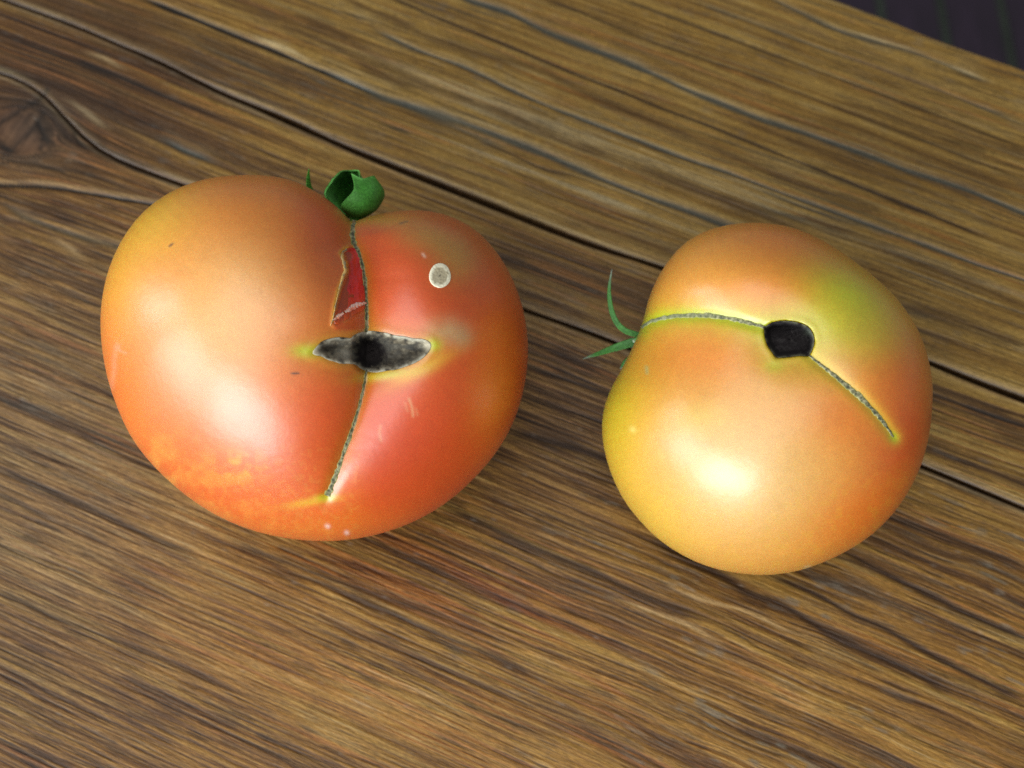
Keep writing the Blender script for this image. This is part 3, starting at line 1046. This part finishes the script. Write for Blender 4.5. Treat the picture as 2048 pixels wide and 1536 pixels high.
def cork(u, v, k=0):
    n = fbm(u / 7, v / 7, 120 + k, 3)
    c = np.zeros(np.shape(u) + (3,)) + np.array([0.098, 0.080, 0.052])
    c = mixc(c, np.array([0.225, 0.195, 0.135]), sm(0.5, 0.78, n))
    return mixc(c, np.array([0.025, 0.022, 0.018]), sm(0.47, 0.25, n))


def C_scar_l(u, v):
    c = cork(u, v)
    sd = sdf_poly(u, v, SCAR_L)
    c = mixc(c, np.array([0.045, 0.042, 0.034]), 0.75 * sm(-3, -14, sd) * sm(0.3, 0.55, fbm(u / 16, v / 9, 131, 2)))
    c = mixc(c, np.array([0.36, 0.34, 0.26]), 0.7 * np.exp(-((sd + 2) / 4) ** 2) * sm(0.3, 0.6, noise(u / 9, v / 9, 132)))
    c = mixc(c, np.array([0.30, 0.28, 0.22]), 0.7 * blob(u, v, 690, 706, 18, 14))
    c = mixc(c, c * 0.72, sm(760, 780, u) * sm(690, 702, v) + 0.6 * sm(672, 660, u))
    c = mixc(c, np.array([0.045, 0.038, 0.028]), 0.6 * blob(u, v, 800, 716, 45, 15, -15) + 0.7 * blob(u, v, 656, 694, 22, 10, -20))
    r = np.hypot((u - 738) / np.where(u > 738, 1.2, 0.95), (v - 707) / 1.1)
    c = mixc(c, np.array([0.018, 0.014, 0.013]), 1 - sm(22, 34, r + 12 * (noise(u / 6, v / 6, 133) - 0.5)))
    return mixc(c, np.array([0.42, 0.37, 0.26]), blob(u, v, 628, 705, 10, 6) + 0.7 * blob(u, v, 855, 690, 9, 12))


v, f, c = fl_.patch(SCAR_L, lambda u, v, e: 0.8 + 3.4 * np.minimum(e * 6, 1) + 6 * (fbm(u / 8, v / 8, 140, 2) - 0.5) * np.minimum(e * 4, 1), C_scar_l, n=200, rings=40, soft=1)
mesh_obj("blossom_scar", v, f, M_CORK, tom, org, c)


def C_crack(a, x, k=0):
    n = noise(a * 70, x * 1.6 + 3, 150 + k)
    c = np.zeros(a.shape + (3,)) + np.array([0.120, 0.115, 0.060])
    c = mixc(c, np.array([0.215, 0.195, 0.12]), sm(0.58, 0.85, n))
    c = mixc(c, np.array([0.045, 0.047, 0.033]), sm(0.46, 0.22, n))
    st = noise(a * 95 + 0.8 * x, x * 0.4, 158 + k)
    c = mixc(c, np.array([0.25, 0.235, 0.14]), 0.45 * sm(0.60, 0.80, st))
    c = mixc(c, np.array([0.035, 0.034, 0.022]), 0.5 * sm(0.34, 0.16, st))
    return mixc(c, np.array([0.36, 0.34, 0.06]), 0.7 * np.abs(x) ** 3)


v, f, c = fl_.strip(CRACK_TOP, lambda a: np.interp(a, [0, 0.15, 0.3, 0.5, 1], [5.5, 7, 4.6, 4.4, 4.6]), 2.5, lambda a, x: C_crack(a, x, 1))
mesh_obj("growth_crack", v, f, M_CORK, tom, org, c)
v, f, c = fl_.strip(CRACK_LOW, lambda a: np.interp(a, [0, 0.3, 0.6, 0.9, 1], [3.6, 3.6, 4.6, 6.4, 8.5]), 2.5, lambda a, x: C_crack(a, x, 2), n=180)
mesh_obj("growth_crack", v, f, M_CORK, tom, org, c)


def C_flesh(u, v):
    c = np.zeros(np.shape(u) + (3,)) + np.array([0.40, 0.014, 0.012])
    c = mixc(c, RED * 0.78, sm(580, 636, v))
    return c * (0.8 + 0.4 * fbm(u / 9, v / 14, 160, 2))[..., None]


v, f, c = fl_.patch(SPLIT, lambda u, v, e: 1.5 + 4 * (fbm(u / 7, v / 16, 161, 3) - 0.5) - 3 * np.clip((715 - u) / 40, 0, 1) * sm(650, 600, v) - 1.2 * sm(620, 655, v), C_flesh, n=180, rings=24, soft=1)
o = mesh_obj("exposed_flesh", v, f, M_FLESH, tom, org, c)

pinkc = lambda a, x: mixc(np.zeros(a.shape + (3,)) + np.array([0.55, 0.36, 0.30]), np.array([0.62, 0.20, 0.13]), sm(0.5, 0.8, noise(a * 16, x * 2, 170)))
for pts, ww in (([(733, 606), (718, 609), (704, 615), (690, 624)], [3, 6, 7, 3]), ([(688, 626), (678, 632), (666, 640)], [3, 5, 2])):
    v, f, c = fl_.strip(pts, lambda a, ww=ww: np.interp(a, np.linspace(0, 1, len(ww)), ww), 8, pinkc, n=40, m=7)
    mesh_obj("skin_strand", v, f, M_FLESH, tom, org, c)

lipc = lambda a, x: mixc(np.zeros(a.shape + (3,)) + np.array([0.55, 0.36, 0.12]), np.array([0.30, 0.25, 0.14]), sm(0.5, 0.7, noise(a * 20, x, 171)))
v, f, c = fl_.strip([(694, 498), (683, 508), (688, 524), (692, 540), (687, 552), (680, 577), (672, 606), (667, 632), (661, 652)],
                    lambda a: np.interp(a, [0, .2, .35, .6, 1], [3.2, 4, 4, 2, 0.8]), 3, lipc, n=90, m=7)
mesh_obj("torn_skin_edge", v, f, M_CORK, tom, org, c)

SPOT = [(880 + 22 * math.cos(t) * (1 + 0.04 * math.sin(3 * t)), 551 + 25 * math.sin(t)) for t in np.linspace(0, 2 * math.pi, 20, endpoint=False)]


def C_spot(u, v):
    r = np.hypot((u - 880) / 22, (v - 551) / 25)
    c = np.zeros(np.shape(u) + (3,)) + np.array([0.36, 0.31, 0.195])
    c = mixc(c, np.array([0.62, 0.58, 0.42]), sm(0.6, 0.85, r + 0.25 * (noise(u / 7, v / 7, 181) - 0.5)))
    c = mixc(c, np.array([0.24, 0.21, 0.14]), 0.7 * blob(u, v, 877, 553, 9, 9) * (0.4 + 0.9 * noise(u / 4, v / 4, 180)))
    return c


v, f, c = fl_.patch(SPOT, lambda u, v, e: 1.2 + 0.9 * np.exp(-((e - 0.2) / 0.16) ** 2), C_spot, n=64, rings=16)
M_SPOT = tint_mat("pale_scab", 0.7, bump=((2500, 0.00015, 0.6),), speck=0.18, speck_scale=3000)
mesh_obj("round_scab", v, f, M_SPOT, tom, org, c)

# calyx of the big tomato
GREEN = np.array([0.040, 0.185, 0.018])
GREEN2 = np.array([0.10, 0.32, 0.065])
v, f, a = fl_.blade([(712, 462, -60), (712, 446, -50), (714, 430, -62), (716, 414, -90), (712, 404, -112)], [14, 13, 9, 8, 7], 7, n=24, m=10, fold=0)
cal = mesh_obj("calyx", v, f, M_LEAF, tom, org, np.tile(GREEN, (len(v), 1)))


def curled(fr, parent, org):
    """a broad sepal rolled into an open cup"""
    K = np.array([                                      # round the roll: base, lower, upper, lip as (u, v, depth)
        [(690, 432, -70), (662, 410, -58), (648, 386, -52), (664, 357, -66)],
        [(695, 436, -100), (676, 406, -112), (668, 376, -116), (681, 342, -104)],
        [(703, 438, -118), (694, 402, -175), (692, 370, -185), (699, 340, -128)],
        [(712, 440, -112), (718, 406, -185), (722, 376, -195), (718, 341, -122)],
        [(722, 440, -90), (752, 416, -110), (764, 384, -112), (723, 357, -96)],
        [(724, 440, -72), (757, 415, -58), (767, 381, -56), (748, 351, -62)],
        [(718, 441, -55), (744, 418, -12), (748, 384, -4), (739, 353, -36)],
        [(708, 440, -46), (718, 420, 6), (722, 390, 14), (722, 356, -16)],
        [(694, 431, -50), (682, 410, -2), (707, 378, 6), (702, 346, -30)],
        [(697, 431, -56), (690, 410, -16), (711, 378, -10), (706, 349, -40)]], float)
    fk = np.array([0, .14, .28, .42, .56, .68, .80, .90, .975, 1.0])
    na, nt = 90, 36

    def spline(x, xs, ys):
        m = np.gradient(ys, xs, axis=0)
        i = np.clip(np.searchsorted(xs, x, 'right') - 1, 0, len(xs) - 2)
        h = (xs[i + 1] - xs[i])
        f = (x - xs[i]) / h
        sh = (-1,) + (1,) * (ys.ndim - 1)
        f, h = f.reshape(sh), h.reshape(sh)
        return ((2 * f**3 - 3 * f**2 + 1) * ys[i] + (f**3 - 2 * f**2 + f) * h * m[i] + (-2 * f**3 + 3 * f**2) * ys[i + 1] + (f**3 - f**2) * h * m[i + 1])

    fa, ft = np.linspace(0, 1, na), np.linspace(0, 1, nt)
    Q = spline(fa, fk, K)                                # na, 4, 3
    Q = spline(ft, np.array([0, .36, .68, 1.0]), np.transpose(Q, (1, 0, 2)))
    Q = np.transpose(Q, (1, 0, 2))
    frac = np.repeat(fa[:, None], nt, 1)
    T = np.repeat(ft[None], na, 0)
    px, py = Q[..., 0], Q[..., 1]
    wob = 2.0 * (fbm(frac * 9, T * 5, 190, 2) - 0.5)
    outer = fr.free(px, py, Q[..., 2] + wob)
    du, dv = np.gradient(outer, axis=0), np.gradient(outer, axis=1)
    nn = np.cross(du, dv)
    nn /= np.linalg.norm(nn, axis=-1)[..., None] + 1e-12
    mid = outer.mean((0, 1))
    if ((outer - mid) * nn).sum() > 0:
        nn = -nn
    inner = outer + nn * 0.00035
    V = np.vstack([outer.reshape(-1, 3), inner.reshape(-1, 3)])
    F = [tuple(x) for x in grid_faces(na, nt)]
    k = na * nt
    F += [tuple(k + i for i in x[::-1]) for x in grid_faces(na, nt)]
    ring = [i * nt for i in range(na)] + [(na - 1) * nt + j for j in range(1, nt)] + [i * nt + nt - 1 for i in range(na - 2, -1, -1)] + [j for j in range(nt - 2, 0, -1)]
    for i in range(len(ring)):
        a, b = ring[i], ring[(i + 1) % len(ring)]
        F.append((b, a, a + k, b + k))
    n = fbm(frac * 10, T * 6, 191, 3)
    vein = np.exp(-((frac * 7 % 1 - 0.5) / 0.1) ** 2)
    co = mixc(np.zeros(frac.shape + (3,)) + GREEN, GREEN2 * 0.8, 0.5 * n + 0.25 * vein)
    ci = mixc(np.zeros(frac.shape + (3,)) + GREEN * 0.75, GREEN * 0.35, sm(0.3, 0.7, n))  # inner face: cavity shade and brighter lit edge painted in
    ci = mixc(ci, GREEN2, np.exp(-(frac / 0.10) ** 2))
    rim = np.exp(-((frac - 1) / 0.03) ** 2) + np.exp(-((T - 1) / 0.05) ** 2) * 0.6
    co = mixc(co, GREEN2 * 1.2, rim)
    o = mesh_obj("sepal", V, F, M_LEAF, parent, org, np.vstack([co.reshape(-1, 3), ci.reshape(-1, 3)]))
    o["label"] = "broad green sepal curled into a cup"
    return o


curled(fl_, cal, org)
v, f, a = fl_.blade([(640, 420, -150), (628, 392, -140), (618, 376, -120), (616, 358, -95), (618, 338, -70)], [5, 6, 5.5, 4, 1], 3, n=24)
o = mesh_obj("sepal", v, f, M_LEAF, cal, org, mixc(np.tile(GREEN, (len(v), 1)), GREEN2, 0.6 * (1 - a)))
o["label"] = "narrow sepal tip standing up behind the fruit"

# ---- the smaller tomato
OUT_R = [(1288, 636), (1298, 593), (1323, 539), (1363, 489), (1412, 460), (1472, 446), (1531, 445), (1585, 454), (1635, 474), (1684, 504), (1734, 541),
         (1783, 583), (1818, 628), (1843, 672), (1857, 717), (1866, 766), (1865, 816), (1860, 865), (1848, 915), (1833, 954), (1808, 999),
         (1778, 1038), (1734, 1078), (1684, 1108), (1635, 1130), (1585, 1145), (1531, 1151), (1476, 1147), (1427, 1137), (1378, 1118),
         (1328, 1088), (1289, 1053), (1249, 1004), (1224, 954), (1209, 905), (1203, 860), (1207, 816), (1222, 776), (1244, 737), (1264, 697),
         (1280, 662)]
CRK_A = [(1283, 656), (1296, 644), (1315, 638), (1345, 632), (1380, 630), (1420, 631), (1460, 637), (1500, 647), (1532, 655)]
CRK_B = [(1618, 711), (1640, 728), (1668, 750), (1695, 772), (1725, 798), (1752, 827), (1772, 852), (1787, 874)]
HOLE = [(1528, 655), (1545, 644), (1575, 641), (1605, 647), (1622, 658), (1630, 680), (1624, 702), (1616, 713), (1600, 711), (1575, 714),
        (1552, 716), (1545, 705), (1535, 692), (1529, 672)]


def H_right(u, v, s):
    fade = np.clip(1 - s ** 6, 0, 1)
    d, side, arc = poly_dist(u, v, [(1250, 668)] + CRK_A)
    yc = np.interp(u, [p[0] for p in CRK_A], [p[1] for p in CRK_A])
    dep = np.interp(u, [1283, 1325, 1440, 1540], [50, 44, 28, 14])
    h = -dep * np.exp(-(d / (78 + 18 * np.tanh((v - yc) / 30) * sm(1560, 1480, u))) ** 1.35) * np.maximum(fade, 0.25)
    h = h + fade * (20 * blob(u, v, 1450, 930, 190, 150) + 14 * blob(u, v, 1530, 540, 160, 70) + 6 * blob(u, v, 1790, 720, 80, 150))
    h = h - 16 * blob(u, v, 1580, 682, 85, 70)
    d2, _, a2 = poly_dist(u, v, CRK_B)
    h = h - np.interp(u, [1618, 1787], [9, 2]) * np.exp(-(d2 / 38) ** 1.4)
    sd = sdf_poly(u, v, HOLE)
    h = h - 70 * sm(2, -13, sd) + 1.0 * np.exp(-((sd - 6) / 7) ** 2)
    for cr, dd in ((CRK_A, d), (CRK_B, d2)):
        h = h - 4.5 * np.exp(-(dd / 11) ** 2)
    return h


def C_right(u, v, front, V):
    n1 = fbm(u / 90, v / 90, 201, 3)
    n2 = fbm(u / 24, v / 24, 202, 3)
    c = np.tile(AMB * 0.86 + ORG * 0.14, (len(u), 1))
    c = mixc(c, YEL, 0.95 * blob(u, v, 1225, 860, 90, 180))
    c = mixc(c, LIME * 0.5 + YEL * 0.5, 0.5 * blob(u, v, 1225, 800, 40, 90) + 0.45 * blob(u, v, 1400, 835, 60, 30))
    c = mixc(c, YEL, 0.7 * blob(u, v, 1310, 1040, 110, 80, 40))
    c = mixc(c, AMB * 0.8 + YEL * 0.2, 0.6 * blob(u, v, 1450, 960, 160, 150))
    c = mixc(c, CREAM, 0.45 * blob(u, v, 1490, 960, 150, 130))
    c = mixc(c, ORG, 0.55 * blob(u, v, 1600, 500, 150, 70, 20))
    c = mixc(c, ORG, 0.75 * blob(u, v, 1600, 590, 130, 40))
    c = mixc(c, ORG, 0.45 * blob(u, v, 1420, 715, 130, 50))
    c = mixc(c, ORG, 0.6 * blob(u, v, 1690, 830, 80, 70, 40))
    c = mixc(c, RED, 1.0 * blob(u, v, 1815, 880, 75, 135, 15))
    c = mixc(c, ORG * 0.6 + RED * 0.4, 0.7 * blob(u, v, 1800, 740, 75, 110))
    c = mixc(c, ORG * 0.8 + RED * 0.2, 0.8 * blob(u, v, 1735, 1030, 130, 75, -40))
    c = mixc(c, LIME * 0.80 + YEL * 0.25, 1.0 * blob(u, v, 1700, 595, 95, 60, 32))
    c = mixc(c, LIME * 0.5 + YEL * 0.5, 0.95 * blob(u, v, 1660, 645, 65, 50))
    c = mixc(c, OLV * 0.5 + LIME * 0.5, 0.5 * blob(u, v, 1735, 670, 80, 60))
    sd = sdf_poly(u, v, HOLE)
    c = mixc(c, YEL * 0.4 + LIME * 0.5, 0.95 * np.exp(-(np.maximum(sd, 0) / 36) ** 1.2) * (0.5 + 0.7 * n1))
    d, _, a = poly_dist(u, v, CRK_A)
    c = mixc(c, YEL * 0.35 + LIME * 0.55, 1.05 * np.exp(-(d / 26) ** 1.5) * (0.55 + 0.6 * n2))
    c = mixc(c, LIME, 0.6 * np.exp(-(d / 14) ** 2))
    d, _, a = poly_dist(u, v, CRK_B)
    c = mixc(c, YEL * 0.7 + LIME * 0.3, 0.7 * np.exp(-(d / 16) ** 1.5))
    c = mixc(c, LIME, 0.8 * blob(u, v, 1788, 874, 9, 12, -30) + 0.5 * blob(u, v, 1548, 732, 20, 14))
    c = strokes(c, u, v, [([(1293, 735), (1294, 745)], 4, (0.40, 0.38, 0.12), 0.7), ([(1265, 858), (1267, 860)], 6, (0.75, 0.62, 0.15), 0.6),
                          ([(1660, 780), (1661, 781)], 4, (0.45, 0.2, 0.02), 0.5), ([(1610, 1136), (1618, 1134)], 4, CREAM, 0.5)])
    c = mixc(c, YEL, 0.12 * sm(0.5, 0.75, fbm(u / 12, v / 12, 205, 2)) * sm(880, 1020, v))
    return c * (0.96 + 0.08 * n2)[:, None] * 0.68


fr_ = Fruit((1540, 800), OUT_R, 0.80, 0.88, 2.15)
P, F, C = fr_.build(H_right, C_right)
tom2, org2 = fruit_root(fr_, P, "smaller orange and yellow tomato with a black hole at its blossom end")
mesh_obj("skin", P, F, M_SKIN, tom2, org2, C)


def C_hole(u, v):
    n = fbm(u / 8, v / 8, 210, 3)
    sd = sdf_poly(u, v, HOLE)
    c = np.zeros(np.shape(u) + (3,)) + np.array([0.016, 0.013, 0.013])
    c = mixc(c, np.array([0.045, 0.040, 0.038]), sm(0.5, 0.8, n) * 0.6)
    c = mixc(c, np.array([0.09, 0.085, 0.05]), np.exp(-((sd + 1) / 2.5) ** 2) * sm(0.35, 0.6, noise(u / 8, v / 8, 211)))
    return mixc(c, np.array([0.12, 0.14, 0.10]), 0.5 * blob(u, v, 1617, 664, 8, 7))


v, f, c = fr_.patch(HOLE, lambda u, v, e: 6.0 + 8 * (fbm(u / 9, v / 9, 212, 2) - 0.5) * np.minimum(e * 3, 1), C_hole, n=120, rings=36)
mesh_obj("blossom_scar", v, f, M_CORK, tom2, org2, c)
v, f, c = fr_.strip(CRK_A, lambda a: np.interp(a, [0, 0.2, 0.5, 0.8, 1], [4, 5, 5.6, 5.6, 4]), 2.5, lambda a, x: mixc(C_crack(a, x, 5), np.array([0.15, 0.19, 0.09]), 0.45 * (1 - a)), n=180)
mesh_obj("growth_crack", v, f, M_CORK, tom2, org2, c)
v, f, c = fr_.strip(CRK_B, lambda a: np.interp(a, [0, 0.2, 0.5, 0.8, 1], [3, 4.6, 6.6, 5.6, 2.5]), 2.5, lambda a, x: C_crack(a, x, 6), n=170)
mesh_obj("growth_crack", v, f, M_CORK, tom2, org2, c)

# calyx of the smaller tomato
v, f, a = fr_.blade([(1310, 672, -60), (1290, 676, -40), (1276, 679, -30), (1266, 683, -22)], [14, 11, 8, 3], 8, n=20, m=10, fold=0)
cal2 = mesh_obj("calyx", v, f, M_LEAF, tom2, org2, mixc(np.tile(GREEN2, (len(v), 1)), np.array([0.35, 0.42, 0.30]), sm(0.85, 1, a)))
for pts, ww, th in (
        ([(1290, 672, -40), (1268, 668, -34), (1248, 661, -30), (1232, 645, -26), (1222, 620, -20), (1218, 590, -14), (1219, 565, -8), (1224, 538, 0)],
         [5, 6, 6, 5.6, 5, 4, 2.6, 0.8], 2),
        ([(1292, 682, -40), (1270, 683, -36), (1250, 689, -40), (1225, 697, -48), (1200, 706, -62), (1165, 718, -84)], [8, 9, 8, 6, 3.5, 0.8], 2),
        ([(1262, 716, -90), (1250, 726, -94), (1241, 738, -100)], [6, 6, 2], 3)):
    v, f, a = fr_.blade(pts, ww, th, n=40)
    mesh_obj("sepal", v, f, M_LEAF, cal2, org2,
             0.42 * mixc(mixc(np.tile(GREEN, (len(v), 1)), GREEN2, 0.4 * (1 - a)), np.array([0.20, 0.23, 0.17]), sm(0.75, 1, a)))
